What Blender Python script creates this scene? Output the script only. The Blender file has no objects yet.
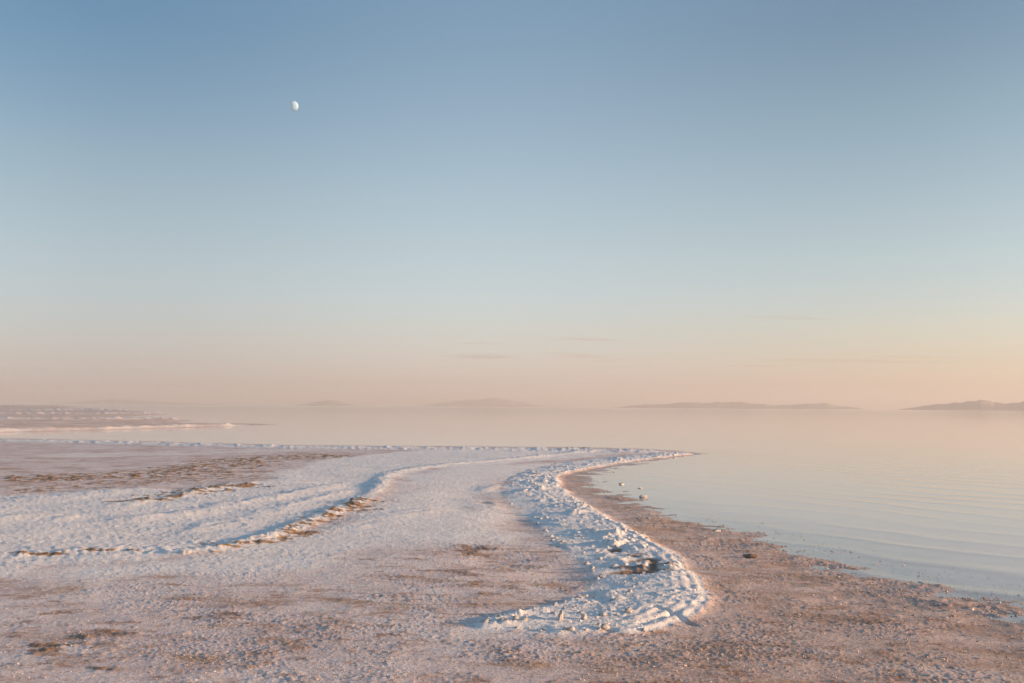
import bpy, bmesh, math, random
import numpy as np
from mathutils import Vector, Matrix

R = math.radians
rng = np.random.default_rng(11)
random.seed(11)
scene = bpy.context.scene
col = scene.collection

# ------------------------------------------------------------------ camera
W, H = 1024, 683
FPX = 995.6                                   # 35 mm lens on a 36 mm sensor
CAM_H = 1.65
HX, HSLOPE = 406.7, 0.0067                    # horizon row at x = 512 and its tilt (camera roll)
pitch = math.atan((HX - H / 2) / FPX)
roll = math.atan(HSLOPE)
cam_d = bpy.data.cameras.new('camera')
cam_d.lens = FPX * 36.0 / W
cam_d.sensor_width = 36.0
cam_d.clip_start = 0.05
cam_d.clip_end = 60000
cam = bpy.data.objects.new('camera', cam_d)
col.objects.link(cam)
rot = Matrix.Rotation(math.pi / 2 + pitch, 4, 'X') @ Matrix.Rotation(roll, 4, 'Z')
cam.matrix_world = Matrix.Translation((0, 0, CAM_H)) @ rot
scene.camera = cam
ROT = np.array(rot.to_3x3())


def ray(px, py):
    d = np.array([(px - W / 2) / FPX, (H / 2 - py) / FPX, -1.0])
    return ROT @ d


def at(px, py, z=0.0):
    """ground point (x, y) seen at a pixel, at height z"""
    d = ray(px, py)
    t = (z - CAM_H) / d[2]
    return np.array([d[0] * t, d[1] * t])


def away(px, py, dist):
    """world point seen at a pixel, at horizontal distance dist"""
    d = ray(px, py)
    t = dist / math.hypot(d[0], d[1])
    return np.array([0, 0, CAM_H]) + d * t


def line(pts, z=0.0):
    return np.array([at(x, y, z) for x, y in pts])


# ------------------------------------------------------------------ noise
PERM = rng.permutation(512)
PERM = np.concatenate([PERM, PERM, PERM])
ANG = rng.random(512) * 2 * math.pi
GX, GY = np.cos(ANG), np.sin(ANG)
RV = rng.random((512, 3))


def perlin(x, y):
    xi = np.floor(x).astype(np.int64); yi = np.floor(y).astype(np.int64)
    xf = x - xi; yf = y - yi
    u = xf * xf * xf * (xf * (xf * 6 - 15) + 10); v = yf * yf * yf * (yf * (yf * 6 - 15) + 10)

    def g(ix, iy, dx, dy):
        h = PERM[(PERM[ix & 511] + (iy & 511))] & 511
        return GX[h] * dx + GY[h] * dy
    a = g(xi, yi, xf, yf); b = g(xi + 1, yi, xf - 1, yf)
    c = g(xi, yi + 1, xf, yf - 1); d = g(xi + 1, yi + 1, xf - 1, yf - 1)
    return 1.5 * ((a + (b - a) * u) + ((c + (d - c) * u) - (a + (b - a) * u)) * v)


def fbm(x, y, scale, octaves=4, gain=0.5, lac=2.03, mode='n'):
    s = np.zeros_like(x); amp = 1.0; tot = 0.0; f = 1.0 / scale
    for o in range(octaves):
        n = perlin(x * f + 17.3 * o, y * f - 9.1 * o)
        if mode == 'b': n = np.abs(n) * 2 - 0.6           # billow: round lumps
        elif mode == 'r': n = 1 - 2 * np.abs(n) - 0.4      # ridged: crisp edges
        s += n * amp; tot += amp; amp *= gain; f *= lac
    return s / tot


def worley(x, y, scale):
    """distance to the nearest and second nearest cell point"""
    x = x / scale; y = y / scale
    xi = np.floor(x).astype(np.int64); yi = np.floor(y).astype(np.int64)
    f1 = np.full(x.shape, 9.0); f2 = np.full(x.shape, 9.0); idv = np.zeros(x.shape)
    for ox in (-1, 0, 1):
        for oy in (-1, 0, 1):
            h = PERM[(PERM[(xi + ox) & 511] + ((yi + oy) & 511))] & 511
            d = np.hypot(xi + ox + RV[h, 0] - x, yi + oy + RV[h, 1] - y)
            new = d < f1
            f2 = np.where(new, f1, np.minimum(f2, d))
            idv = np.where(new, RV[h, 2], idv)
            f1 = np.where(new, d, f1)
    return f1, f2, idv


def sstep(a, b, x):
    t = np.clip((x - a) / (b - a), 0, 1)
    return t * t * (3 - 2 * t)


def seg_dist(P, L, widths=None, closed=False):
    """distance to a polyline, signed side (left positive), and parameter 0..1 along it"""
    n = len(L)
    idx = range(n if closed else n - 1)
    best = np.full(len(P), 1e18); side = np.zeros(len(P)); par = np.zeros(len(P))
    cum = np.concatenate([[0], np.cumsum(np.hypot(*np.diff(L, axis=0).T))])
    for i in idx:
        a = L[i]; b = L[(i + 1) % n]; ab = b - a
        l2 = ab @ ab + 1e-12
        t = np.clip(((P - a) @ ab) / l2, 0, 1)
        dx = P[:, 0] - a[0] - ab[0] * t; dy = P[:, 1] - a[1] - ab[1] * t
        d = dx * dx + dy * dy
        m = d < best
        best = np.where(m, d, best)
        s = ab[0] * (P[:, 1] - a[1]) - ab[1] * (P[:, 0] - a[0])
        side = np.where(m, s, side)
        if not closed: par = np.where(m, (cum[i] + t * math.sqrt(l2)) / cum[-1], par)
    return np.sqrt(best), np.sign(side), par


def inside(P, L):
    r = np.zeros(len(P), bool); n = len(L); j = n - 1
    for i in range(n):
        xi, yi = L[i]; xj, yj = L[j]
        c = ((yi > P[:, 1]) != (yj > P[:, 1])) & (P[:, 0] < (xj - xi) * (P[:, 1] - yi) / (yj - yi + 1e-12) + xi)
        r ^= c; j = i
    return r


def sdf(P, L):
    d, _, _ = seg_dist(P, L, closed=True)
    return np.where(inside(P, L), d, -d)


def smooth_line(L, n=6):
    """Catmull-Rom through the points"""
    out = []
    Q = np.vstack([2 * L[0] - L[1], L, 2 * L[-1] - L[-2]])
    for i in range(1, len(Q) - 2):
        p0, p1, p2, p3 = Q[i - 1], Q[i], Q[i + 1], Q[i + 2]
        for k in range(n):
            t = k / n
            out.append(0.5 * ((2 * p1) + (-p0 + p2) * t + (2 * p0 - 5 * p1 + 4 * p2 - p3) * t * t + (-p0 + 3 * p1 - 3 * p2 + p3) * t ** 3))
    out.append(Q[-2])
    return np.array(out)


# ------------------------------------------------------------------ shape of the place
shore_px = [(1024, 617), (990, 610), (940, 598), (900, 582), (860, 571), (820, 557), (780, 546), (740, 532), (700, 521.5),
            (665, 515), (640, 507), (618, 497), (604, 489), (596, 481), (592, 474.5), (608, 468.5), (640, 462.5),
            (668, 458.5), (692, 455)]
far_px = [(700, 453.3), (680, 451.2), (650, 449.6), (600, 448.4), (540, 447.6), (420, 446.6), (300, 445.8), (200, 443.2),
          (100, 440.6), (0, 438.8), (-200, 435), (-420, 431.5)]
near_right = np.array([(30., -60.), (14., -6.), (8.6, 0.5), (5.6, 4.4)])
near_left = np.array([(-70., 40.), (-90., -60.)])
land = np.vstack([near_right, line(shore_px), line(far_px), near_left])
spit_px = [(-500, 440), (-200, 436.5), (0, 432.4), (100, 430.2), (190, 427.6), (240, 425.9), (280, 424.4), (240, 423.8),
           (200, 423.4), (176, 422.6), (190, 420.6), (172, 418.8), (150, 417.6), (120, 416.4), (168, 414.2), (160, 412.2), (120, 410.2), (95, 408.3),
           (60, 407.4), (80, 406.4), (50, 405.6), (0, 404.9), (-150, 403.9), (-500, 401.6)]
spit = line(spit_px)

rim = smooth_line(line([(694, 453.3), (668, 456), (640, 459.5), (612, 463.5), (590, 467.5), (570, 471.5), (560, 476), (560, 483), (568, 491), (580, 499),
                        (600, 512), (624, 525), (648, 538), (670, 551), (688, 565), (703, 579), (711, 592), (707, 606),
                        (694, 618), (670, 629), (640, 636), (610, 636)], 0.05), 4)
bank_in = line([(610, 634), (575, 637), (545, 634), (505, 632), (480, 633), (462, 629), (490, 620), (530, 611), (565, 603), (586, 592), (588, 575),
                (580, 560), (556, 545), (536, 528), (516, 512), (503, 500), (500, 488), (510, 478), (530, 469), (560, 462.5),
                (600, 457.5), (640, 454.5), (680, 452)], 0.05)
bank = np.vstack([rim, bank_in])
ridge_main = smooth_line(line([(-120, 557), (0, 558), (60, 556), (150, 553), (185, 556), (240, 547), (285, 534), (335, 513), (362, 503),
                               (378, 490), (386, 478), (404, 472), (440, 467), (480, 463), (530, 458), (580, 453)], 0.04), 4)
ridges = [  # polyline in pixels, height, half-width
    ([(60, 528), (150, 520), (215, 510), (270, 500), (318, 490), (352, 481)], 0.055, 0.30),
    ([(150, 540), (230, 525), (290, 508), (330, 497), (352, 490)], 0.035, 0.22),
    ([(335, 536), (362, 527), (400, 517), (450, 508)], 0.035, 0.2),
    ([(-60, 530), (0, 522), (40, 520), (85, 522)], 0.05, 0.28),
    ([(95, 512), (160, 502), (215, 490), (262, 482)], 0.05, 0.28),
    ([(0, 500), (60, 500), (110, 494), (170, 490)], 0.06, 0.4),
    ([(470, 497), (482, 502), (490, 512)], 0.05, 0.22),
    ([(478, 492), (500, 486)], 0.05, 0.2),
]
far_bank = line([(-420, 433), (-200, 436.5), (0, 440.6), (100, 442.4), (200, 445.2), (300, 447.6), (420, 448.6), (540, 449.6), (640, 451)], 0.1)
spit_ridges = [([(-300, 438), (0, 430.8), (100, 428.7), (190, 426), (274, 424.3)], 0.32, 0.7),
               ([(-300, 424), (0, 420.5), (60, 420.5), (130, 419.8), (186, 419.4)], 0.40, 1.6),
               ([(-100, 415), (40, 414.5), (100, 414.3), (164, 413)], 0.45, 2.6),
               ([(30, 410.6), (80, 409.9), (125, 410.6)], 0.55, 5.0),
               ([(-200, 405.5), (0, 405.6), (60, 405.8)], 0.8, 18.0)]
# dark or rusty mud showing through the crust, with undercut shade painted in at the cracks: pixel centre, half-sizes, how strong
rust_lines = [([(-40, 559), (0, 560), (60, 559), (110, 556), (150, 555)], 2.3, 1.3), ([(185, 559), (230, 553), (285, 541), (318, 525), (350, 512), (372, 501)], 2.9, 1.5),
              ([(150, 551), (180, 550), (215, 546)], 1.4, 1.0),
              ([(105, 507), (150, 502), (200, 493), (240, 488.5), (262, 486.5)], 2.4, 1.8),
              ([(-20, 484), (40, 481), (100, 478.5), (160, 475.5), (215, 468), (250, 461), (300, 458.5), (345, 455.5)], 6.0, 1.6),
              ([(-20, 494), (40, 492), (100, 487), (170, 482), (240, 476)], 5.0, 1.05),
              ([(560, 447.8), (600, 447.6), (640, 448)], 1.2, 1.9), ([(350, 448.5), (440, 449.5)], 0.9, 1.3)]
dark_blobs = [(640, 569, 32, 2.2, 1.3), (643, 559, 14, 1.6, 1.2), (652, 563, 5, 4, 1.0), (614, 547, 10, 2, .6), (545, 552, 40, 3, .7),
              (545, 462, 6, 2.5, .0), (535, 476, 4, 3, .8), (548, 499, 16, 2, .5), (480, 553, 45, 4, .75), (450, 575, 80, 7, .55), (500, 590, 60, 10, .6),
              (430, 600, 60, 7, .45), (470, 612, 50, 5, .4), (40, 650, 55, 10, 1.15), (95, 634, 50, 5, .55), (200, 625, 90, 7, .5), (330, 600, 90, 6, .5),
              (90, 678, 50, 7, .7), (300, 632, 60, 7, .45), (450, 660, 40, 5, .5), (250, 675, 70, 6, .4), (120, 641, 50, 3, .6), (560, 625, 28, 8, .5),
              (520, 634, 26, 4, .6), (615, 625, 24, 4, .35), (525, 572, 62, 16, .5), (560, 592, 30, 8, .45), (500, 552, 60, 5, .5), (190, 590, 120, 4, .25), (400, 560, 80, 4, .25), (330, 655, 80, 5, .3), (160, 660, 90, 5, .3)]
blue_hollow = [(470, 497, 40, 14), (520, 520, 28, 14), (560, 575, 40, 14), (340, 485, 30, 5), (500, 565, 40, 8)]


def blob(P, px, py, rx, ry):
    c = at(px, py, .03)
    ex = at(px + rx, py, .03) - c; ey = (at(px, py - ry, .03) - at(px, py + ry, .03)) / 2
    M = np.linalg.inv(np.array([ex, ey]).T)
    q = (P - c) @ M.T
    return q[:, 0] ** 2 + q[:, 1] ** 2


def rust_mask(P, lines, wob):
    out = np.zeros(len(P))
    for pts, wpx, s in lines:
        L = smooth_line(line(pts, .03), 4)
        d, _, t = seg_dist(P, L)
        # half-width in metres follows from the depth along the line
        ws = []
        for k in (0, len(pts) // 2, len(pts) - 1):
            x, y = pts[k]; ws.append(np.linalg.norm(at(x, y - wpx, .03) - at(x, y + wpx, .03)) / 2)
        w = np.interp(t, [0, .5, 1], ws)
        w = np.minimum(w, 1.6) * (1 + 0.6 * wob)
        ends = sstep(0, .06, t) * sstep(1, .94, t)
        out = np.maximum(out, s * np.exp(-(d / np.maximum(w, .04)) ** 2) * (0.3 + 0.7 * ends))
    return out


def terrain(P, fine):
    """height, salt, rust, dark, beach for ground points; fine fades small relief where the mesh is coarse"""
    x, y = P[:, 0], P[:, 1]
    r = np.hypot(x, y)
    n1 = fbm(x, y, 3.1, 4); n2 = fbm(x + 31, y - 12, 0.9, 4); n3 = fbm(x - 7, y + 5, .28, 4)
    # land and lake bed
    wobx = 0.35 * n2 * np.clip(r / 14, .6, 3)
    ds = sdf(P, land) + wobx * 0.5
    dsp = sdf(P, spit) + n1 * np.clip(r / 60, .5, 6) * .5
    on_spit = dsp > ds
    dl = np.maximum(ds, dsp)
    flatter = sstep(-2., 1.5, x) * sstep(40, 26, r)
    h = np.where(dl > 0, 0.075 * (1 - np.exp(-dl / (.6 + 2.2 * flatter))), np.where(dl > -2.5, .014 * dl, -.035 - 0.45 * (1 - np.exp((dl + 2.5) / 9.0))))
    h = np.where(on_spit & (dl > 0), 0.16 * (1 - np.exp(-dl / 4)), h)
    near = np.clip(1 - np.abs(dl) / 3.5, 0, 1)
    # -- bank of broken salt along the shore
    db = sdf(P, bank)
    drim, side, trim = seg_dist(P, rim)
    out_side = np.where(db > 0, drim, -drim)
    edge_noise = 0.10 * n2 + 0.05 * n3
    inb = sstep(-0.03, 0.10, db + edge_noise)                 # 1 on the bank
    lipw = 0.16 + 0.02 * r
    lip = np.exp(-((out_side - lipw * .6) / lipw) ** 2) * sstep(-.12, .03, db + .5 * edge_noise)
    lip *= sstep(1.0, .93, trim)
    f1, f2, idv = worley(x + .06 * n3, y + .06 * n2, .21)
    f1b, f2b, idb = worley(x - .05 * n3, y + .05 * n3, .10)
    lumps = (1 - np.clip(f1 * 1.5, 0, 1)) * (0.25 + idv) ** 2
    lumps2 = (1 - np.clip(f1b * 1.5, 0, 1)) * (0.3 + idb) ** 2
    bil = fbm(x, y, .45, 4, mode='b')
    smooth_pan = np.clip(1.35 - blob(P, 690, 600, 66, 34), 0, 1)   # packed, terraced end of the bank
    lumpy = 1 - .93 * np.clip(smooth_pan * 1.6, 0, 1)
    fluff = np.clip(blob(P, 610, 585, 70, 22), 0, 1) * .6 + .4
    f1c, f2c, idc = worley(x + .03 * n3, y - .02 * n2, .055)
    chips = (1 - np.clip(f1c * 1.45, 0, 1)) * (.15 + idc) ** 2
    crumb = fbm(x, y, .11, 4, mode='b')
    f1f, f2f, idf = worley(x + .012 * n3, y, .027)
    grit = (1 - np.clip(f1f * 1.45, 0, 1)) * (.1 + idf) ** 2
    gp = sstep(-.30, .40, fbm(x - 21, y * 1.3 + 6, 1.3, 4) + .3 * n2)
    grit = grit * (.25 + 1.05 * gp)
    clump = sstep(-.15, .45, fbm(x + 9, y - 4, .8, 3) + .25 * n1)     # lumps gather in places, smooth crust between
    lumpy = lumpy * (.12 + 1.25 * clump)
    f1g, f2g, idg = worley(x + .1 * n3 + 3, y + .1 * n2, .42)
    slab = np.clip((1 - f1g * 1.25) * 2.2, 0, 1) * (idg > .55) * idg
    near_rim = sstep(17, 12, r)
    lumpy = lumpy * (1 - near_rim * .75 * sstep(.42, .14, out_side))
    band = (.5 + .5 * np.cos(2 * math.pi * (out_side + .05 * n2 + .012 * n3) / .105)) * np.exp(-(out_side / .34) ** 2) * near_rim * inb
    h += .011 * band * (.6 + .8 * n1)
    hb = 0.020 + .008 * n1 + lumpy * (0.020 * lumps * fluff + 0.015 * lumps2 + .016 * slab + .006 * bil + .010 * crumb + .012 * chips + .007 * n2 + .006 * n3) + .006 * grit
    din, _, _ = seg_dist(P, bank_in)
    arm = np.clip(1.35 - blob(P, 548, 620, 85, 20) + .5 * n2 + .25 * n3, 0, 1)
    feather = np.maximum(sstep(.0, .42, din / (din + drim + .05) + .22 * n2 + .10 * n3), arm) * inb
    h += (inb * .18 + feather * .72) * hb * (0.55 + .45 * fine) + lip * (0.015 + .014 * n2 + .016 * lumps * lumpy + .015 * lumps2)
    # terraces left by the falling lake at the near end of the bank
    tz = np.clip(smooth_pan * 1.4, 0, 1) * inb
    od = out_side + .05 * n2 + .022 * n3
    saw = (od / (.13 + .05 * n1) + 1.2 * n2) % 1.0
    h += tz * (.016 * sstep(-.05, .55, fbm(x + 4, y - 8, .5, 3) + .5 * n1) * np.minimum(saw * 3.0, 1 - saw) + .022 * sstep(0, .40, od) - .010 + .003 * crumb)
    for pts, wd, dp in (([(655, 607), (672, 612), (694, 621)], .022, .03), ([(640, 622), (660, 616), (676, 612)], .03, .02)):
        L = line(pts, .08); d, _, t = seg_dist(P, L)
        h -= dp * np.exp(-((d + .02 * n3) / wd) ** 2)
    # -- ridges pushed up in the crust
    dm, _, tm = seg_dist(P, ridge_main)
    wm = 0.10 + .006 * r
    dmw = dm + .10 * n2
    rm = np.exp(-(dmw / wm) ** 2) * (.85 + .35 * fbm(x, y, 1.7, 2))
    h += 0.040 * rm * (1 + .4 * n3 + .2 * lumps2 + .35 * n2)
    hr = np.zeros(len(P))
    for pts, a, w in ridges:
        L = smooth_line(line(pts, .04), 3)
        d, _, t = seg_dist(P, L)
        hr = np.maximum(hr, a * .8 * np.exp(-((d + .30 * n2 + .45 * n1) / w) ** 2) * (.7 + .8 * n1) * sstep(0, .15, t) * sstep(1, .85, t))
    h += hr * (1 + .4 * n3)
    dfb, _, tf = seg_dist(P, far_bank)
    fb = np.exp(-((dfb + .35 * n2) / .75) ** 2) * (~on_spit)
    f1d, f2d, idd = worley(x, y, .55)
    big = (1 - np.clip(f1d * 1.5, 0, 1)) * (.3 + idd) ** 2
    h += fb * (.05 + .07 * np.clip(n2 + .2, 0, 1) + .025 * big + .04 * lumps)
    hs = np.zeros(len(P))
    for pts, a, w in spit_ridges:
        d, _, t = seg_dist(P, smooth_line(line(pts, .06), 3))
        hs = np.maximum(hs, a * np.exp(-((d + w * .8 * n1) / w) ** 2) * (.75 + .5 * n2))
    f1e, f2e, ide = worley(x / 1.6, y / 2.5, .7)
    big2 = (1 - np.clip(f1e * 1.5, 0, 1)) * (.3 + ide) ** 2
    h += np.where(on_spit, (hs * (.55 + .20 * big2) + .020 * big2) * sstep(0, 1, dl), 0)
    # -- masks
    bank_salt = np.clip(feather * 1.25 + .55 * sstep(-.55, .25, db + .35 * n2 + .2 * n1) * (drim > .25), 0, 1) * np.where(db > 0, 1, np.exp(np.minimum(db, 0) / .35) * (drim > din))
    salt_zone = np.maximum.reduce([bank_salt, np.clip(1.2 * fb, 0, 1), np.clip(rm * 1.3, 0, 1), np.clip(hr / .045, 0, 1)])
    # beach outside the rim and the ground nearest the camera
    bz = line([(694, 455), (640, 463), (575, 472), (562, 480), (570, 492), (650, 540), (700, 580), (708, 600), (690, 622), (640, 640), (560, 690), (520, 760), (1500, 800), (1400, 640), (1024, 600), (700, 515), (590, 480), (600, 470)], .02)
    beach = sstep(-.5, .5, sdf(P, bz) + .35 * n1 + .2 * n2) * (1 - inb)
    # the pale sheet left of the main ridge
    sheet = line([(-300, 600), (-300, 497), (0, 497), (90, 492), (180, 490), (262, 483), (300, 466), (345, 457), (420, 451), (600, 449.5), (640, 452), (580, 458), (520, 464),
                  (440, 470), (392, 480), (384, 496), (340, 520), (290, 540), (230, 556), (150, 566), (60, 572), (0, 576)], .04)
    dsh = sdf(P, sheet) + .5 * n1 + .25 * n2
    sheet_m = sstep(-.5, .6, dsh)
    # the paler pan between the ridge and the bank, going greyer towards the camera
    pan = line([(384, 500), (400, 478), (440, 470), (520, 464), (570, 462), (500, 480), (495, 500), (520, 530), (500, 545), (420, 548), (340, 560), (250, 572), (120, 582), (0, 590), (-100, 590), (-100, 570), (150, 566), (290, 540)], .04)
    pan_m = sstep(-.9, .6, sdf(P, pan) + .6 * n1 + .4 * n2)
    salt = np.maximum.reduce([salt_zone, 1.0 * sheet_m, .84 * pan_m])
    salt = np.maximum(salt, np.where(on_spit, np.clip(.50 + .3 * n1 + hs / .40, 0, 1) * .9, 0))
    mauve = line([(-400, 436), (0, 444), (150, 450), (260, 452), (235, 462), (180, 470), (100, 475), (0, 477), (-200, 480)], .04)
    mauve_m = sstep(-.4, .5, sdf(P, mauve) + .4 * n2)
    salt *= 1 - .55 * mauve_m * (1 - np.clip(1.3 * fb, 0, 1))
    dstr, _, tstr = seg_dist(P, smooth_line(line([(80, 456), (110, 455.5), (170, 455), (240, 453), (320, 450.5), (420, 450)], .04), 3))
    salt = np.maximum(salt, .6 * np.exp(-((dstr + 1.0 * n2 + .8 * n1) / 1.4) ** 2))
    salt = np.maximum(salt, .9 * np.exp(-((dfb + .4 * n2) / 1.2) ** 2) * (~on_spit))
    wob = n2 + .4 * n3
    rust = rust_mask(P, rust_lines, wob)
    dark = np.zeros(len(P))
    for px, py, rx, ry, s in dark_blobs:
        q = blob(P, px, py, rx * 1.15, ry * 1.7)
        dark = np.maximum(dark, s * np.exp(-q))
    streak = fbm(x * .55 + 3, y * 1.0, .22, 5)
    patch = sstep(-.25, .35, streak + .5 * n3)
    rust = rust * (.15 + .70 * patch)
    dark = np.maximum(dark * 1.25, .46 * sstep(13, 6, r) * (1 - .4 * beach)) * (1 - .8 * inb * (dark < .5))
    pt2 = sstep(-.30, .40, fbm(x * .55 - 5, y * 1.1, .30, 5) + .35 * n3 + .15 * wob)
    dark_soft = dark * (.05 + 1.0 * pt2)
    hard = np.exp(-(blob(P, 641, 575, 33, 2.6)) ** 1.5 * (1 + .8 * n2 + .5 * n3)) + np.exp(-(blob(P, 643, 564, 16, 2.0)) ** 1.5 * (1 + .6 * n3)) + .8 * np.exp(-blob(P, 653, 569, 5, 5)) + .7 * np.exp(-blob(P, 616, 553, 9, 2))  # bank cracks: dark mud pits, with the undercut shade put into their colour
    hard = np.clip(hard, 0, 1) * inb
    h -= hard * .05
    for px, py, rx, ry in blue_hollow:
        h -= .035 * np.exp(-blob(P, px, py, rx, ry))
    # -- fine relief
    crust = (1 - np.clip(f1b * 1.4, 0, 1)) * (.2 + idb) ** 1.5
    rd = fbm(x, y, .16, 4, mode='r')
    on_land = sstep(-2.2, .2, dl)
    b_amp = on_land * fine
    h += b_amp * beach * (.008 * n2 + .003 * n3 + .003 * crust * clump + .0035 * chips * clump + .006 * grit) + b_amp * beach * np.exp(-((dl + .3) / 1.2) ** 2) * flatter * (.014 * fbm(x / 1.3 + 7, y, .24, 3) + .040 * fbm(x / 1.3, y / .95, .62, 4) + .010 * crust * clump - .003)
    flat = (1 - beach) * (1 - inb)
    rough_near = sstep(14, 6, r)                               # rougher, more broken crust near the camera
    h += b_amp * flat * (.007 * n2 + .003 * n3 + .0025 * rough_near * crust * clump + .0025 * chips * clump + (.002 + .0035 * rough_near) * grit) * (1 - .6 * mauve_m)
    h += b_amp * rust * (.012 * bil + .012 * lumps2 + .006 * chips + .022 * sstep(14, 24, r) * lumps) + b_amp * dark_soft * (.012 * n3 + .010 * chips)
    h += b_amp * np.maximum(sheet_m, .5 * pan_m) * flat * (.006 * lumps2 + .004 * chips + .004 * lumps * clump)
    h += b_amp * sheet_m * flat * (.03 * fbm(x * .6, y * 1.2, 1.1, 3))
    h = np.where(dl < -1.6, np.minimum(h, -.012), h)
    h = np.where((dl < -.25) & (flatter < .3), np.minimum(h, -.02), h)
    salt = salt + flat * 0.10 * n2
    return dict(h=h, salt=np.clip(salt, 0, 1), rust=np.clip(rust, 0, 1), dark=np.clip(np.maximum(dark_soft, 1.6 * hard), 0, 1), beach=np.clip(np.where(on_spit, .35, beach), 0, 1),
                inb=inb, spit=on_spit & (dl > -3), dl=dl, peach=np.where(on_spit, np.clip(.9 - hs / .5, .25, .9), 0) * sstep(-.2, .8, dl))


# ------------------------------------------------------------------ materials
def new_mat(name):
    m = bpy.data.materials.new(name); m.use_nodes = True
    nt = m.node_tree; nt.nodes.clear()
    out = nt.nodes.new('ShaderNodeOutputMaterial')
    return m, nt, out


class N:
    """small helper for node graphs"""
    def __init__(s, nt): s.nt = nt
    def node(s, t, **kw):
        n = s.nt.nodes.new(t)
        for k, v in kw.items(): setattr(n, k, v)
        return n
    def put(s, sock, v):
        if hasattr(v, 'is_output') or isinstance(v, bpy.types.NodeSocket): s.nt.links.new(v, sock)
        elif isinstance(v, (tuple, list)) and len(v) == 3 and sock.type == 'RGBA': sock.default_value = (*v, 1)
        else: sock.default_value = v
    def math(s, op, a, b=0.0, c=None, clamp=False):
        n = s.node('ShaderNodeMath', operation=op, use_clamp=clamp)
        s.put(n.inputs[0], a); s.put(n.inputs[1], b)
        if c is not None: s.put(n.inputs[2], c)
        return n.outputs[0]
    def mix(s, f, a, b, blend='MIX'):
        n = s.node('ShaderNodeMix', data_type='RGBA', blend_type=blend)
        s.put(n.inputs[0], f); s.put(n.inputs[6], a); s.put(n.inputs[7], b)
        return n.outputs[2]
    def noise(s, vec, scale, detail=4, rough=.6, dist=0.0):
        n = s.node('ShaderNodeTexNoise')
        s.put(n.inputs['Vector'], vec); s.put(n.inputs['Scale'], scale); s.put(n.inputs['Detail'], detail)
        s.put(n.inputs['Roughness'], rough); s.put(n.inputs['Distortion'], dist)
        return n.outputs['Fac']
    def ramp(s, f, a, b, lo=0.0, hi=1.0):
        n = s.node('ShaderNodeMapRange', interpolation_type='SMOOTHSTEP')
        s.put(n.inputs[0], f); s.put(n.inputs[1], a); s.put(n.inputs[2], b); s.put(n.inputs[3], lo); s.put(n.inputs[4], hi)
        return n.outputs[0]
    def attr(s, name):
        return s.node('ShaderNodeAttribute', attribute_name=name).outputs['Fac']
    def pos(s): return s.node('ShaderNodeNewGeometry').outputs['Position']


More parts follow.
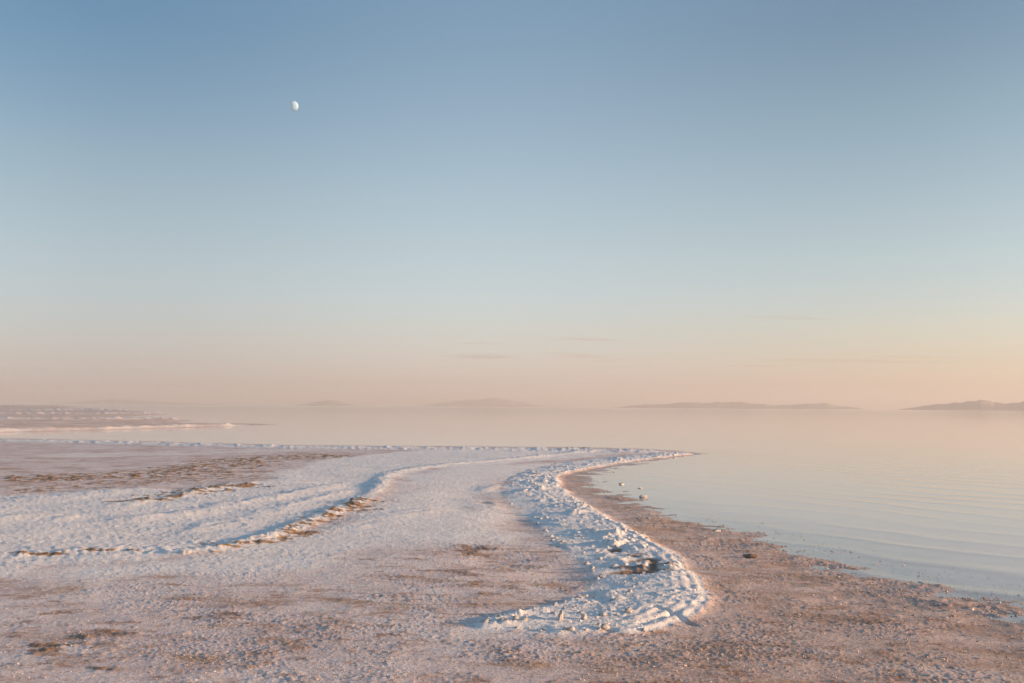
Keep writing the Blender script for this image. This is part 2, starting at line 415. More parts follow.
def ground_material():
    m, nt, out = new_mat('salt_crust_ground'); g = N(nt)
    p = g.pos()
    salt, rust, dark, beach = (g.attr(k) for k in ('salt', 'rust', 'dark', 'beach'))
    na = g.noise(p, 2.2, 6, .65); nb = g.noise(p, 11, 6, .7); nc = g.noise(p, 46, 5, .7); nd = g.noise(p, 5.0, 5, .7, .4)
    # bare crust: mauve-grey to tan with darker and paler flecks
    crust = g.mix(g.ramp(na, .35, .65), (.67, .565, .54), (.76, .66, .625))
    crust = g.mix(g.ramp(nb, .50, .72, 0, .75), crust, (.74, .67, .63))
    crust = g.mix(g.ramp(nc, .53, .70, 0, .8), crust, (.80, .74, .70))
    crust = g.mix(g.ramp(nb, .45, .28, 0, .7), crust, (.33, .23, .18))
    mp = g.node('ShaderNodeMapping'); g.put(mp.inputs['Vector'], p); mp.inputs['Scale'].default_value = (.7, 1.3, 1); mp.inputs['Rotation'].default_value = (0, 0, R(-8))
    nf = g.noise(mp.outputs[0], 1.5, 8, .72, .3); ng = g.noise(mp.outputs[0], 4.2, 7, .72, .2)
    crust = g.mix(g.ramp(nf, .51, .64, 0, .65), crust, (.44, .315, .26))
    nh = g.noise(mp.outputs[0], .62, 7, .68, .5)
    crust = g.mix(g.ramp(nh, .50, .58, 0, .75), crust, (.80, .735, .70))
    mq = g.node('ShaderNodeMapping'); g.put(mq.inputs['Vector'], p); mq.inputs['Scale'].default_value = (.55, 1.25, 1); mq.inputs['Location'].default_value = (3.1, 8.7, 0)
    ni = g.noise(mq.outputs[0], 1.1, 8, .70, .6)
    crust = g.mix(g.ramp(ni, .53, .63, 0, .75), crust, (.45, .285, .175))
    crust = g.mix(g.ramp(nf, .47, .34, 0, .7), crust, (.78, .70, .655))
    crust = g.mix(g.ramp(ng, .55, .66, 0, .85), crust, (.34, .19, .11))
    no = g.noise(p, 19, 4, .75)
    crust = g.mix(g.ramp(no, .56, .66, 0, .6), crust, (.60, .37, .21))
    crust = g.mix(g.ramp(no, .43, .33, 0, .5), crust, (.40, .315, .34))
    # beach: browner, sandier, more speckled
    sand = g.mix(g.ramp(na, .35, .65), (.56, .41, .345), (.66, .51, .435))
    sand = g.mix(g.ramp(nb, .50, .68, 0, .8), sand, (.74, .61, .53))
    sand = g.mix(g.ramp(nd, .45, .33, 0, .7), sand, (.27, .17, .125))
    sand = g.mix(g.ramp(nf, .50, .62, 0, .75), sand, (.40, .26, .19))
    sand = g.mix(g.ramp(nf, .46, .34, 0, .65), sand, (.72, .585, .515))
    sand = g.mix(g.ramp(ng, .54, .65, 0, .85), sand, (.33, .18, .10))
    sand = g.mix(g.ramp(nc, .55, .68, 0, .85), sand, (.80, .70, .63))
    sand = g.mix(g.ramp(nc, .44, .32, 0, .75), sand, (.30, .18, .11))
    sand = g.mix(g.ramp(ni, .52, .62, 0, .6), sand, (.50, .32, .20))
    sand = g.mix(g.ramp(nh, .52, .62, 0, .5), sand, (.72, .61, .56))
    sand = g.mix(g.ramp(no, .44, .34, 0, .6), sand, (.34, .255, .27))
    ne = g.noise(p, 24, 4, .7)
    sand = g.mix(g.ramp(ne, .57, .68, 0, .8), sand, (.58, .33, .16))
    crust = g.mix(g.ramp(nc, .43, .32, 0, .6), crust, (.40, .29, .23))
    base = g.mix(beach, crust, sand)
    # white salt with a ragged edge
    white = g.mix(g.ramp(na, .3, .7), (.82, .78, .735), (.90, .87, .825))
    white = g.mix(g.ramp(nb, .42, .28, 0, .5), white, (.60, .50, .45))
    sm = g.math('ADD', g.math('ADD', salt, g.ramp(nh, .54, .66, 0, .22)), g.math('MULTIPLY', g.math('SUBTRACT', nb, .5), .9))
    sm = g.math('ADD', sm, g.math('MULTIPLY', g.math('SUBTRACT', nc, .5), .6))
    base = g.mix(g.ramp(sm, .22, .88), base, white)
    base = g.mix(g.attr('peach'), base, g.mix(g.ramp(g.noise(p, .35, 6, .65), .40, .60), (.64, .47, .37), (.88, .71, .58)))  # sandbar: pale sand with its sunlit warmth painted into the colour
    rm = g.math('ADD', rust, g.math('MULTIPLY', g.math('SUBTRACT', nd, .53), 2.2))
    rm = g.math('ADD', rm, g.math('MULTIPLY', g.math('SUBTRACT', nb, .5), 1.4))
    rm = g.math('ADD', rm, g.math('MULTIPLY', g.math('SUBTRACT', nc, .5), .5))
    rcol = g.mix(g.ramp(nb, .38, .62), (.19, .105, .06), (.52, .31, .15))
    rcol = g.mix(g.ramp(nc, .55, .70), rcol, (.50, .36, .22))
    base = g.mix(g.ramp(rm, .34, .80), base, rcol)
    dm = g.math('ADD', dark, g.math('MULTIPLY', g.math('SUBTRACT', nd, .5), 1.2))
    dm = g.math('ADD', dm, g.math('MULTIPLY', g.math('SUBTRACT', nb, .5), 1.4))
    dm = g.math('ADD', dm, g.math('MULTIPLY', g.math('SUBTRACT', nc, .5), .8))
    dcol = g.mix(g.ramp(nb, .40, .58), (.10, .075, .06), (.36, .19, .09))
    base = g.mix(g.ramp(dm, .24, .95, 0, .90), base, dcol)
    # wet ground just above and under the water
    z = g.node('ShaderNodeSeparateXYZ'); g.put(z.inputs[0], p)
    wet = g.ramp(z.outputs[2], .022, -.004)
    base = g.mix(g.math('MULTIPLY', wet, .45), base, (.30, .21, .17))
    deep = g.ramp(g.math('ADD', z.outputs[2], g.math('MULTIPLY', g.math('SUBTRACT', na, .5), .02)), -.004, -.030)
    base = g.mix(deep, base, (.80, .61, .53))
    b = g.node('ShaderNodeBsdfPrincipled')
    g.put(b.inputs['Base Color'], base)
    g.put(b.inputs['Roughness'], g.ramp(wet, 0, 1, .85, .35))
    g.put(b.inputs['Specular IOR Level'], .25)
    hgt = g.math('ADD', g.math('MULTIPLY', nb, .5), g.math('MULTIPLY', nc, .35))
    hgt = g.math('ADD', hgt, g.math('MULTIPLY', g.noise(p, 120, 3, .7), .15))
    bp = g.node('ShaderNodeBump'); g.put(bp.inputs['Height'], hgt); g.put(bp.inputs['Distance'], .035); g.put(bp.inputs['Strength'], .75)
    nt.links.new(bp.outputs[0], b.inputs['Normal'])
    nt.links.new(b.outputs[0], out.inputs[0])
    return m


def water_material():
    m, nt, out = new_mat('lake_water'); g = N(nt)
    p = g.pos()
    sp = g.node('ShaderNodeSeparateXYZ'); g.put(sp.inputs[0], p)
    x, y = sp.outputs[0], sp.outputs[1]
    r = g.node('ShaderNodeVectorMath', operation='LENGTH'); g.put(r.inputs[0], p); r = r.outputs['Value']
    # long low wavelets running in towards the beach
    w1 = g.noise(p, .16, 3, .5); w2 = g.noise(p, .5, 3, .5)
    ph = g.math('ADD', g.math('MULTIPLY', x, .80), g.math('MULTIPLY', y, .60))
    ph = g.math('ADD', ph, g.math('MULTIPLY', w1, 3.2)); ph = g.math('ADD', ph, g.math('MULTIPLY', w2, .5))
    s = g.math('SINE', g.math('MULTIPLY', ph, 2 * math.pi / 1.15))
    s = g.math('POWER', g.math('ADD', g.math('MULTIPLY', s, .5), .5), 4.0)
    s = g.math('MULTIPLY', s, g.ramp(g.noise(p, .12, 2, .5), .30, .60))
    s = g.math('MULTIPLY', s, g.ramp(x, 1.0, 4.0))
    s = g.math('MULTIPLY', s, g.ramp(r, 60, 18))
    h = g.math('MULTIPLY', s, .0058)
    mp = g.node('ShaderNodeMapping'); g.put(mp.inputs['Vector'], p); mp.inputs['Rotation'].default_value = (0, 0, R(38)); mp.inputs['Scale'].default_value = (1, .35, 1)
    h = g.math('ADD', h, g.math('MULTIPLY', g.noise(mp.outputs[0], 2.6, 3, .5), .0022))
    bp = g.node('ShaderNodeBump'); g.put(bp.inputs['Height'], h); g.put(bp.inputs['Distance'], 1.0); g.put(bp.inputs['Strength'], 1.0)
    # mirror share by Schlick's formula, the same from above and from below
    dt = g.node('ShaderNodeVectorMath', operation='DOT_PRODUCT')
    nt.links.new(bp.outputs[0], dt.inputs[0]); nt.links.new(g.node('ShaderNodeNewGeometry').outputs['Incoming'], dt.inputs[1])
    ca = g.math('ABSOLUTE', dt.outputs['Value'])
    fr = g.math('ADD', g.math('MULTIPLY', g.math('POWER', g.math('SUBTRACT', 1.0, ca, clamp=True), 5.0), .97), .03, clamp=True)
    gl = g.node('ShaderNodeBsdfGlossy'); gl.inputs['Roughness'].default_value = .06; gl.inputs[0].default_value = (1, 1, 1, 1)
    nt.links.new(bp.outputs[0], gl.inputs['Normal'])
    tr = g.node('ShaderNodeBsdfTransparent'); tr.inputs[0].default_value = (.97, .885, .86, 1)
    mx = g.node('ShaderNodeMixShader')
    nt.links.new(fr, mx.inputs[0]); nt.links.new(tr.outputs[0], mx.inputs[1]); nt.links.new(gl.outputs[0], mx.inputs[2])
    nt.links.new(mx.outputs[0], out.inputs[0])
    return m


def simple_mat(name, c1, c2, scale, rough=.9, bump=.02):
    m, nt, out = new_mat(name); g = N(nt)
    p = g.node('ShaderNodeTexCoord').outputs['Object']
    n = g.noise(p, scale, 6, .65); n2 = g.noise(p, scale * 5, 4, .7)
    c = g.mix(g.ramp(n, .35, .65), c1, c2)
    c = g.mix(g.ramp(n2, .55, .35, 0, .35), c, tuple(v * .6 for v in c1))
    b = g.node('ShaderNodeBsdfPrincipled'); g.put(b.inputs['Base Color'], c); b.inputs['Roughness'].default_value = rough
    b.inputs['Specular IOR Level'].default_value = .25
    bp = g.node('ShaderNodeBump'); g.put(bp.inputs['Height'], n2); g.put(bp.inputs['Distance'], bump)
    nt.links.new(bp.outputs[0], b.inputs['Normal']); nt.links.new(b.outputs[0], out.inputs[0])
    return m


M_ground = ground_material()
M_water = water_material()
M_hill = simple_mat('dry_hill', (.28, .22, .19), (.40, .32, .26), .004, .95, 3.0)
M_salt = simple_mat('white_salt', (.70, .66, .63), (.84, .81, .78), 14, .85, .01)
M_rock = simple_mat('salted_rock', (.78, .72, .65), (.90, .86, .80), 9, .85, .015)


def mesh_obj(name, verts, faces, mat, attrs=None, smooth=True):
    me = bpy.data.meshes.new(name)
    v = np.asarray(verts, np.float32); f = np.asarray(faces, np.int32)
    me.vertices.add(len(v)); me.vertices.foreach_set('co', v.ravel())
    k = f.shape[1]
    me.loops.add(f.size); me.loops.foreach_set('vertex_index', f.ravel())
    me.polygons.add(len(f)); me.polygons.foreach_set('loop_start', np.arange(0, f.size, k, dtype=np.int32))
    me.polygons.foreach_set('loop_total', np.full(len(f), k, np.int32))
    me.polygons.foreach_set('use_smooth', np.full(len(f), smooth))
    for an, av in (attrs or {}).items():
        a = me.attributes.new(an, 'FLOAT', 'POINT'); a.data.foreach_set('value', np.asarray(av, np.float32))
    me.update(calc_edges=True); me.validate()
    me.materials.append(mat)
    o = bpy.data.objects.new(name, me); col.objects.link(o)
    return o


def structure(o):
    o['kind'] = 'structure'
    return o


def thing(o, label, cat, group=None):
    o['label'] = label; o['category'] = cat
    if group: o['group'] = group
    return o


# ------------------------------------------------------------------ ground: one fan-shaped sheet, dense where it is near
ang = np.concatenate([np.arange(-180, -60, 3.0), np.arange(-60, -33, .3), np.arange(-33, 33, .05), np.arange(33, 60, .3), np.arange(60, 180, 3.0)])
afine = np.where(np.abs(ang) < 34, 1.0, np.where(np.abs(ang) < 61, .5, 0))
D = lambda dy: CAM_H * FPX / dy
rows_y = np.concatenate([np.arange(330, 278, -2.0), np.arange(278, 78, -.6), np.arange(78, 26, -.25), np.arange(26, 1.2, -.2)])
rad = np.concatenate([[.3, 1, 2, 3, 4], D(rows_y)])
rad = np.concatenate([rad[rad < 4.2], rad[rad >= 4.2]])
rad = np.sort(np.concatenate([rad, [1500, 1800, 2300, 3000, 4500, 6500, 9000, 9900]]))
A, RR = np.meshgrid(np.radians(ang), rad)
P = np.stack([(RR * np.sin(A)).ravel(), (RR * np.cos(A)).ravel()], 1)
fine = (np.ones_like(A) * afine[None, :]).ravel()
fine *= np.clip(1.15 - np.hypot(P[:, 0], P[:, 1]) / 90, .15, 1)
T = terrain(P, fine)
nr, na = A.shape
idx = np.arange(nr * na).reshape(nr, na)
nxt = np.roll(idx, -1, 1)
F = np.stack([idx[:-1], nxt[:-1], nxt[1:], idx[1:]], -1).reshape(-1, 4)[:, ::-1]
V = np.column_stack([P, T['h']])
fa = lambda k: T[k][F].mean(1)
bankf = fa('inb') > .5
spitf = T['spit'][F].all(1)
landf = fa('dl') > -1.2
# each of the three pieces keeps the shared edge, so nothing gaps
groups = {'salt_bank': bankf & ~spitf, 'sandbar': spitf}
groups['ground'] = ~(groups['salt_bank'] | groups['sandbar'])
for nm, mk in groups.items():
    f = F[mk]
    u, inv = np.unique(f, return_inverse=True)
    structure(mesh_obj(nm, V[u], inv.reshape(-1, 4), M_ground, {k: T[k][u] for k in ('salt', 'rust', 'dark', 'beach', 'peach')}))


def ground_z(px, py):
    p = at(px, py, .04)[None]
    return float(terrain(p, np.ones(1))['h'][0])


# ------------------------------------------------------------------ lake
n = 96
a = np.linspace(0, 2 * math.pi, n, endpoint=False)
rs = [2, 60, 400, 2500, 9950]
wv = [(0, 0, 0)] + [(q * math.cos(t), q * math.sin(t), 0) for q in rs for t in a]
bm = bmesh.new()
bv = [bm.verts.new(v) for v in wv]
for i in range(n):
    bm.faces.new((bv[0], bv[1 + i], bv[1 + (i + 1) % n]))
    for k in range(len(rs) - 1):
        s0 = 1 + k * n; s1 = s0 + n
        bm.faces.new((bv[s0 + i], bv[s1 + i], bv[s1 + (i + 1) % n], bv[s0 + (i + 1) % n]))
me = bpy.data.meshes.new('water'); bm.to_mesh(me); bm.free(); me.materials.append(M_water)
wo = bpy.data.objects.new('water', me); col.objects.link(wo); structure(wo)


# ------------------------------------------------------------------ far hills across the lake
def hill_range(profile, dist, depth, seed):
    """ridge line given as (pixel x, pixel height over the horizon); a real ridge with spurs, foot on the water"""
    xs = np.array([q[0] for q in profile], float); hs = np.array([q[1] for q in profile], float)
    nu, nv = 260, 36
    U = np.linspace(xs[0], xs[-1], nu)
    a = np.arctan((U - W / 2) / FPX)
    hp = np.interp(U, xs, hs)
    k = np.hanning(7); k /= k.sum()
    hp = np.convolve(np.pad(hp, 3, mode='edge'), k, 'valid')
    hp = hp * (1 + .30 * fbm(U * 1.0, np.full(nu, seed * 13.7), 13.0, 4) + .05 * fbm(U, np.full(nu, seed * 5.1), 5.0, 2))
    crest = hp / FPX * dist / np.cos(a)
    vs = np.linspace(-1, 1, nv)
    AA, VV = np.meshgrid(a, vs, indexing='ij')
    rr = (dist + VV * depth) / np.cos(AA) ** .0
    X = rr * np.sin(AA); Y = rr * np.cos(AA)
    nz = fbm(X + seed * 999, Y, depth * .8, 5, mode='r')
    sh = np.clip(1 - np.abs(VV + .12 * nz) ** 1.15, 0, 1)
    Z = crest[:, None] * sh * (1 + .16 * nz * (1 - np.exp(-np.abs(VV) * 4))) * (1 + .10 * fbm(X, Y + seed * 77, depth * .35, 3)) - 1.2
    ii = np.arange(nu * nv).reshape(nu, nv)
    f = np.stack([ii[:-1, :-1], ii[1:, :-1], ii[1:, 1:], ii[:-1, 1:]], -1).reshape(-1, 4)
    return structure(mesh_obj('hills', np.stack([X.ravel(), Y.ravel(), Z.ravel()], 1), f, M_hill))


hill_range([(895, 0), (912, 2), (925, 4.0), (940, 5.4), (955, 6.0), (968, 7.0), (978, 8.2), (986, 8.4), (996, 6.8), (1004, 5.5), (1012, 6.2), (1024, 8.2), (1050, 10), (1090, 8), (1130, 3), (1160, 0)], 4500, 420, 1)
hill_range([(612, 0), (630, 2), (645, 3.2), (660, 3.6), (675, 5.2), (688, 6.0), (700, 5.2), (715, 6.0), (728, 5.8), (742, 6.4), (752, 4.8), (775, 3.6), (798, 4.0), (812, 5.4), (826, 5.4), (838, 3.2), (850, 2.4), (858, 1.6), (866, 0)], 6000, 480, 2)
hill_range([(418, 0), (440, 3.4), (455, 5.2), (470, 6.6), (480, 7.4), (492, 9), (503, 8.4), (515, 6.4), (530, 3.4), (545, 1.2), (600, 0)], 8900, 600, 3)
hill_range([(296, 0), (310, 2.4), (322, 4.6), (330, 5.8), (338, 4.6), (348, 2.4), (362, 0)], 7600, 400, 4)
hill_range([(40, 0), (75, 1.6), (100, 3.6), (118, 4.6), (140, 3.4), (175, 2.0), (210, .9), (240, 0)], 9000, 600, 5)


# ------------------------------------------------------------------ rocks and salt chunks
def lump_mesh(name, seed, sub, squash, jag, mat, lean=0.0):
    bm = bmesh.new()
    bmesh.ops.create_icosphere(bm, subdivisions=sub, radius=1.0)
    rs = np.random.default_rng(seed)
    off = rs.random(3) * 50
    pl = [(Vector(rs.normal(size=3)).normalized(), .55 + .35 * rs.random()) for _ in range(7)]
    from mathutils import noise as mn
    for v in bm.verts:
        d = v.co.normalized()
        k = 1 + jag * mn.fractal(d * 1.3 + Vector(off), 1.0, 2.1, 4) + jag * .35 * mn.noise(d * 5 + Vector(off))
        q = d * k
        for nn, dd in pl:                                        # a few broken faces
            e = q.dot(nn) - dd
            if e > 0: q -= nn * e * .8
        v.co = Vector((q.x, q.y * .9, q.z * squash + lean * q.x))
    zmin = min(v.co.z for v in bm.verts)
    for v in bm.verts: v.co.z -= zmin * .45
    for f in bm.faces: f.smooth = True
    me = bpy.data.meshes.new(name); bm.to_mesh(me); bm.free(); me.materials.append(mat)
    return me


def place(me, name, px, py, size, rz=0.0, sink=0.0, stretch=(1, 1, 1)):
    z = max(ground_z(px, py), -.12)
    x, y = at(px, py, max(z, 0))
    o = bpy.data.objects.new(name, me); col.objects.link(o)
    o.location = (x, y, z - sink); o.rotation_euler = (0, 0, rz)
    o.scale = (size * stretch[0], size * stretch[1], size * stretch[2])
    return o


M_brown = simple_mat('brown_rock', (.26, .18, .14), (.46, .35, .28), 9, .85, .015)
rock_meshes = [lump_mesh('shore_rock', 40 + i, 4, .62, .35, M_brown if i == 4 else M_rock) for i in range(5)]
thing(place(rock_meshes[0], 'rock', 643, 497.5, .10, .4, 0, (1, .8, .60)), 'largest of three pale rocks standing in the shallow water', 'rock', 'rocks by the water')
thing(place(rock_meshes[1], 'rock', 621.5, 484.5, .08, 1.3, 0, (.9, .8, .65)), 'pale rock in the water closest to the inner corner of the beach', 'rock', 'rocks by the water')
thing(place(rock_meshes[2], 'rock', 640, 488.5, .058, 2.2, 0, (.9, .8, .6)), 'smallest rock in the shallows, just behind the largest pale rock', 'rock', 'rocks by the water')
thing(place(rock_meshes[3], 'rock', 717, 532, .05, .2, 0, (1.0, .8, .85)), 'pale rock on the brown beach beside the water edge', 'rock', 'rocks by the water')
thing(place(rock_meshes[4], 'rock', 750, 557.5, .07, 2.9, 0, (1.2, .8, .6)), 'low brown rock with a long thin shadow on the beach', 'rock', 'rocks by the water')

# upright crusted salt lumps at the near end of the bank
lumps = [lump_mesh('salt_lump', 70 + i, 4, .9, .5, M_salt, .15) for i in range(3)]
for i, (px, py, s, rz, st, lb) in enumerate([
        (561, 620, .040, .3, (.6, .6, 1.5), 'tallest pointed white salt lump at the near end of the salt bank'),
        (584, 619, .035, 1.2, (.8, .8, 1.0), 'round white salt lump right of the tallest pointed lump'),
        (602, 577, .035, 2.0, (1, .9, .9), 'bright round salt lump in the middle of the bank, left of the dark cracks')]):
    thing(place(lumps[i], 'salt_lump', px, py, s, rz, .005, st), lb, 'salt lump', 'salt lumps on the bank')

# loose broken chunks all over the bank: one kind, individually copied
chunk_meshes = [lump_mesh('salt_chunk', 100 + i, 3, .6, .45, M_salt) for i in range(8)]
bank_px = []
rs = np.random.default_rng(5)
while len(bank_px) < 210:
    px, py = rs.uniform(440, 700), rs.uniform(452, 640)
    if inside(at(px, py, .08)[None], bank)[0]:
        q = at(px, py, .08)
        if blob(q[None], 690, 600, 55, 30)[0] < 1 or blob(q[None], 640, 564, 36, 9)[0] < 1: continue
        bank_px.append((px, py))
bp_ = np.array([at(px, py, .08) for px, py in bank_px])
bz_ = terrain(bp_, np.ones(len(bp_)))['h']
for i, (q, z) in enumerate(zip(bp_, bz_)):
    o = bpy.data.objects.new('salt_chunk', chunk_meshes[i % 8]); col.objects.link(o)
    s = .012 + .026 * rs.random() ** 2.2
    s *= 1 + .015 * np.hypot(*q)
    o.location = (q[0], q[1], z - s * .25); o.rotation_euler = (rs.normal() * .25, rs.normal() * .25, rs.uniform(0, 6.28))
    o.scale = (s, s * rs.uniform(.6, 1), s * rs.uniform(.6, 1.2))
    thing(o, 'small white salt chunk lying loose on the curved salt bank', 'salt chunk', 'salt chunks scattered on the bank')

# ------------------------------------------------------------------ loose crumbs of salt and crust: far too many to count
def crumbs(name, n, ylo, yhi, zone, mat, smin, smax):
    rs = np.random.default_rng(len(name) * 7 + n)
    py = rs.uniform(ylo, yhi, n); px = rs.uniform(-160, 1184, n)
    d = np.stack([(px - W / 2) / FPX, (H / 2 - py) / FPX, -np.ones(n)], 1) @ ROT.T
    t = (.03 - CAM_H) / d[:, 2]
    q = d[:, :2] * t[:, None]
    q += rs.normal(size=q.shape) * .05
    cl = fbm(q[:, 0], q[:, 1], .5, 3)
    TT = terrain(q, np.ones(n))
    keep = zone(TT, cl, rs) & (TT['dl'] > -2)& (TT['h'] > -.02)
    q = q[keep]; z = TT['h'][keep]; m = len(q)
    size = smin + (smax - smin) * rs.random(m) ** 3.5
    base = np.array([(1, 0, 0), (-1, 0, 0), (0, 1, 0), (0, -1, 0), (0, 0, 1), (0, 0, -1)], float)
    fc = np.array([(0, 2, 4), (2, 1, 4), (1, 3, 4), (3, 0, 4), (2, 0, 5), (1, 2, 5), (3, 1, 5), (0, 3, 5)])
    v = base[None] * rs.uniform(.55, 1.25, (m, 6, 1)) + rs.normal(size=(m, 6, 3)) * .22
    v *= (size[:, None] * np.array([1, .8, .5]) * rs.uniform(.7, 1.2, (m, 3)))[:, None, :]
    a = rs.uniform(0, 2 * math.pi, m); b = rs.normal(size=m) * .45
    ca, sa, cb, sb = np.cos(a), np.sin(a), np.cos(b), np.sin(b)
    X, Y, Z = v[..., 0], v[..., 1], v[..., 2]
    X, Z = X * cb[:, None] + Z * sb[:, None], Z * cb[:, None] - X * sb[:, None]
    X, Y = X * ca[:, None] - Y * sa[:, None], X * sa[:, None] + Y * ca[:, None]
    vv = np.stack([X + q[:, :1], Y + q[:, 1:], Z + (z + size * .12)[:, None]], -1).reshape(-1, 3)
    ff = (fc[None] + (np.arange(m) * 6)[:, None, None]).reshape(-1, 3)
    tone = np.repeat(rs.random(m), 6)
    o = mesh_obj(name, vv, ff, mat, {'tone': tone}, smooth=False)
    o['kind'] = 'stuff'
    return o


def crumb_mat(name, stops):
    m, nt, out = new_mat(name); g = N(nt)
    cr = g.node('ShaderNodeValToRGB'); c = cr.color_ramp
    for k, (p_, cc) in enumerate(stops):
        e = c.elements[k] if k < 2 else c.elements.new(p_)
        e.position = p_; e.color = (*cc, 1)
    nt.links.new(g.attr('tone'), cr.inputs[0])
    b = g.node('ShaderNodeBsdfPrincipled'); b.inputs['Roughness'].default_value = .8; b.inputs['Specular IOR Level'].default_value = .3
    nt.links.new(cr.outputs[0], b.inputs['Base Color']); nt.links.new(b.outputs[0], out.inputs[0])
    return m


M_crumb = crumb_mat('crust_crumb', [(0, (.28, .18, .12)), (1, (.66, .56, .50)), (.35, (.44, .31, .23)), (.65, (.60, .49, .42))])
M_white = crumb_mat('salt_crumb', [(0, (.68, .60, .54)), (1, (.86, .83, .80)), (.5, (.80, .75, .71))])
crumbs('shore_gravel', 60000, 470, 700, lambda T, cl, rs: (T['beach'] > .4) & (cl + rs.normal(size=len(cl)) * .3 > -.1), M_crumb, .003, .013)
crumbs('crust_gravel', 42000, 500, 700, lambda T, cl, rs: (T['beach'] <= .4) & (T['inb'] < .4) & (cl + rs.normal(size=len(cl)) * .2 > .0), M_crumb, .003, .010)
crumbs('waterside_gravel', 110000, 466, 690, lambda T, cl, rs: (np.abs(T['dl'] + .25 + .25 * rs.normal(size=len(cl))) < .75) & (T['h'] > -.016) & (cl + rs.normal(size=len(cl)) * .25 > .02), M_crumb, .006, .022)
crumbs('salt_gravel', 26000, 452, 660, lambda T, cl, rs: (T['inb'] > .5) & (T['dark'] < .3), M_white, .004, .018)

# ------------------------------------------------------------------ sun direction
SUN_AZ, SUN_EL = 97.0, 7.5                     # degrees clockwise from the view direction
sd = Vector((math.sin(R(SUN_AZ)) * math.cos(R(SUN_EL)), math.cos(R(SUN_AZ)) * math.cos(R(SUN_EL)), math.sin(R(SUN_EL))))
sl = bpy.data.lights.new('sun', 'SUN'); sl.energy = 4.2; sl.angle = R(.8); sl.color = (1.0, .61, .34)
so = bpy.data.objects.new('sun', sl); col.objects.link(so)
so.rotation_euler = (-sd).to_track_quat('-Z', 'Y').to_euler(); so.location = sd * 200

# ------------------------------------------------------------------ moon
m, nt, out = new_mat('moon_surface'); g = N(nt)
d = g.node('ShaderNodeBsdfDiffuse')
g.put(d.inputs[0], g.mix(g.ramp(g.noise(g.node('ShaderNodeTexCoord').outputs['Object'], 1.6, 4, .6), .40, .6), (.36, .60, .86), (.46, .72, .98)))
t = g.node('ShaderNodeBsdfTransparent'); mx = g.node('ShaderNodeMixShader'); mx.inputs[0].default_value = .62   # much of its light is the air before it
nt.links.new(t.outputs[0], mx.inputs[1]); nt.links.new(d.outputs[0], mx.inputs[2]); nt.links.new(mx.outputs[0], out.inputs[0])
bm = bmesh.new(); bmesh.ops.create_icosphere(bm, subdivisions=5, radius=1.0)
# the sunlit half of the globe; the night half is lost in the bright air
cut = bmesh.ops.bisect_plane(bm, geom=bm.verts[:] + bm.edges[:] + bm.faces[:], plane_co=(0, 0, 0), plane_no=sd, clear_inner=True)
for f in bm.faces: f.smooth = True
bmesh.ops.contextual_create(bm, geom=[e for e in cut['geom_cut'] if isinstance(e, bmesh.types.BMEdge)])
me = bpy.data.meshes.new('moon'); bm.to_mesh(me); bm.free(); me.materials.append(m)
mo = bpy.data.objects.new('moon', me); col.objects.link(mo)
mo.location = away(293, 106, 25000); mo.scale = [25000 * 5.3 / FPX] * 3
thing(mo, 'pale half lit moon alone in the blue sky', 'moon')

# ------------------------------------------------------------------ thin streaks of cloud low over the horizon
m, nt, out = new_mat('cloud_streak'); g = N(nt)
pv = g.node('ShaderNodeVolumePrincipled'); pv.inputs['Color'].default_value = (.58, .53, .55, 1); pv.inputs['Density'].default_value = .00050
nt.links.new(pv.outputs[0], out.inputs['Volume'])
bm = bmesh.new()
for px, py, wpx, hpx, tilt in [(586, 339.3, 34, 1.5, -.03), (480, 343.5, 20, 1.2, 0), (482, 356.5, 34, 2.4, .0), (580, 356, 26, 2.2, -.04), (556, 353, 14, 1.2, 0), (612, 360, 18, 1.4, .05),
                               (790, 318, 46, .7, -.05), (850, 361, 80, .5, -.02), (760, 366, 40, .5, .02), (915, 357, 40, .4, -.02)]:
    dist = 21000.
    c = Vector(away(px, py, dist)); k = dist / FPX
    ret = bmesh.ops.create_icosphere(bm, subdivisions=4, radius=1.0)
    az = math.atan2(c.x, c.y)
    M = Matrix.Translation(c) @ Matrix.Rotation(-az, 4, 'Z') @ Matrix.Rotation(-tilt, 4, 'Y')
    from mathutils import noise as mn
    for v in ret['verts']:
        w = 1 + .45 * mn.fractal(v.co * 1.7 + Vector((px, py, 0)), 1.0, 2.0, 4)
        v.co = M @ Vector((v.co.x * wpx * k * w, v.co.y * wpx * k * .5 * w, v.co.z * hpx * k * w))
me = bpy.data.meshes.new('clouds'); bm.to_mesh(me); bm.free(); me.materials.append(m)
co = bpy.data.objects.new('clouds', me); col.objects.link(co); co['kind'] = 'stuff'

# ------------------------------------------------------------------ haze over the lake
m, nt, out = new_mat('haze_air'); g = N(nt)
pv = g.node('ShaderNodeVolumePrincipled')
pv.inputs['Color'].default_value = (.73, .735, .72, 1); pv.inputs['Density'].default_value = .00024; pv.inputs['Anisotropy'].default_value = .2
nt.links.new(pv.outputs[0], out.inputs['Volume'])
bm = bmesh.new(); bmesh.ops.create_cube(bm, size=1.0)
me = bpy.data.meshes.new('haze'); bm.to_mesh(me); bm.free(); me.materials.append(m)
ho = bpy.data.objects.new('haze', me); col.objects.link(ho)
ho.scale = (20400, 20400, 104); ho.location = (0, 0, 50.2); ho['kind'] = 'stuff'

# ------------------------------------------------------------------ sky
world = bpy.data.worlds.new('World'); scene.world = world; world.use_nodes = True
nt = world.node_tree; nt.nodes.clear(); g = N(nt)
sky = g.node('ShaderNodeTexSky', sky_type='NISHITA', sun_disc=False)
sky.sun_elevation = R(SUN_EL); sky.sun_rotation = R(SUN_AZ); sky.altitude = 1280
sky.air_density = 1.0; sky.dust_density = 1.5; sky.ozone_density = 1.0
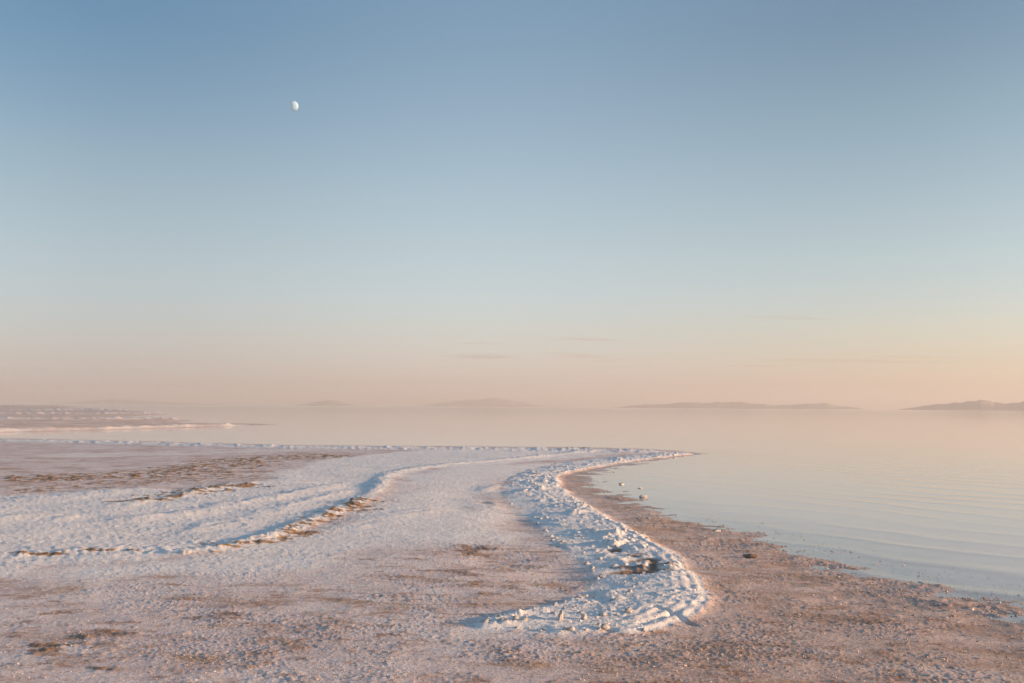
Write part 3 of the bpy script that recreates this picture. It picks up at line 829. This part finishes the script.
# the clean Nishita sky leaves out the twilight air's rosy and ozone-blue light: tint it by height above the horizon
SKY_TINT = {
    'left': [(-0.0012, 0.721, 0.725, 1.353), (0.017, 0.572, 0.547, 0.979), (0.0399, 0.593, 0.541, 0.796), (0.0672, 0.669, 0.588, 0.725), (0.0945, 0.732, 0.649, 0.731), (0.1398, 0.805, 0.721, 0.741), (0.1843, 0.825, 0.757, 0.735), (0.228, 0.797, 0.765, 0.743), (0.2706, 0.695, 0.734, 0.753), (0.3119, 0.607, 0.711, 0.755), (0.3516, 0.548, 0.698, 0.774)],
    'centre': [(0.0017, 0.95, 0.926, 1.7), (0.0217, 0.798, 0.72, 1.211), (0.0468, 0.877, 0.759, 1.018), (0.0769, 0.975, 0.832, 0.946), (0.1068, 1.053, 0.921, 0.984), (0.1564, 1.149, 1.005, 0.977), (0.2051, 1.17, 1.054, 1.001), (0.2526, 1.136, 1.056, 1.007), (0.2987, 1.071, 1.032, 1.0), (0.3431, 0.984, 1.013, 0.989), (0.3856, 0.938, 1.01, 1.025)],
    'right': [(0.0043, 0.858, 0.785, 1.311), (0.0226, 0.787, 0.659, 0.945), (0.0454, 0.819, 0.681, 0.807), (0.0728, 0.903, 0.757, 0.806), (0.1002, 0.933, 0.814, 0.846), (0.1455, 0.971, 0.881, 0.865), (0.1901, 0.972, 0.89, 0.849), (0.2338, 0.917, 0.883, 0.839), (0.2764, 0.848, 0.859, 0.817), (0.3176, 0.763, 0.802, 0.78), (0.3574, 0.697, 0.764, 0.781)],
}


def tint_ramp(fac, stops):
    n = g.node('ShaderNodeValToRGB'); cr = n.color_ramp; cr.interpolation = 'LINEAR'
    while len(cr.elements) > 1: cr.elements.remove(cr.elements[0])
    for k, (e, r_, g_, b_) in enumerate(stops):
        pos = max(0, (e + .02) / .9)
        el = cr.elements[0] if k == 0 else cr.elements.new(pos)
        el.position = pos; el.color = (r_, g_, b_, 1)
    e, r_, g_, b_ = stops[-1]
    for k, v in ((.52, 1.2), (.8, 1.45)):  # overhead sky, out of view, brightened beyond the tint to add fill
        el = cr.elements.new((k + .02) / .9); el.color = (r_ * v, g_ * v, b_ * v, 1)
    nt.links.new(fac, n.inputs[0])
    return n.outputs[0]


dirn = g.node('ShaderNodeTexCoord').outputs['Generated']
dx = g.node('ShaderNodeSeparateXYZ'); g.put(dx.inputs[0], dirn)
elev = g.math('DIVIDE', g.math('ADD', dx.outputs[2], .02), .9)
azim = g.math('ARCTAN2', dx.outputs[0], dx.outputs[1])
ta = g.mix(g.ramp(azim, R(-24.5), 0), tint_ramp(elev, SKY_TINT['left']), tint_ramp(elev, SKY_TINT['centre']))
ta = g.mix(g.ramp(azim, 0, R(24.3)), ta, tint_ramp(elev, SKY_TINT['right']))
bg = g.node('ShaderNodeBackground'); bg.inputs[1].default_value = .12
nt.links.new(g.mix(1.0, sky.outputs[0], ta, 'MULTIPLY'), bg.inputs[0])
wout = g.node('ShaderNodeOutputWorld'); nt.links.new(bg.outputs[0], wout.inputs[0])

# ------------------------------------------------------------------ render settings
scene.view_settings.view_transform = 'Standard'; scene.view_settings.look = 'None'
scene.view_settings.gamma = 1; scene.view_settings.use_curve_mapping = False
scene.view_settings.exposure = 1.0
scene.render.engine = 'CYCLES'
scene.cycles.use_denoising = True
scene.cycles.volume_bounces = 4
scene.cycles.max_bounces = 8
scene.cycles.transparent_max_bounces = 16
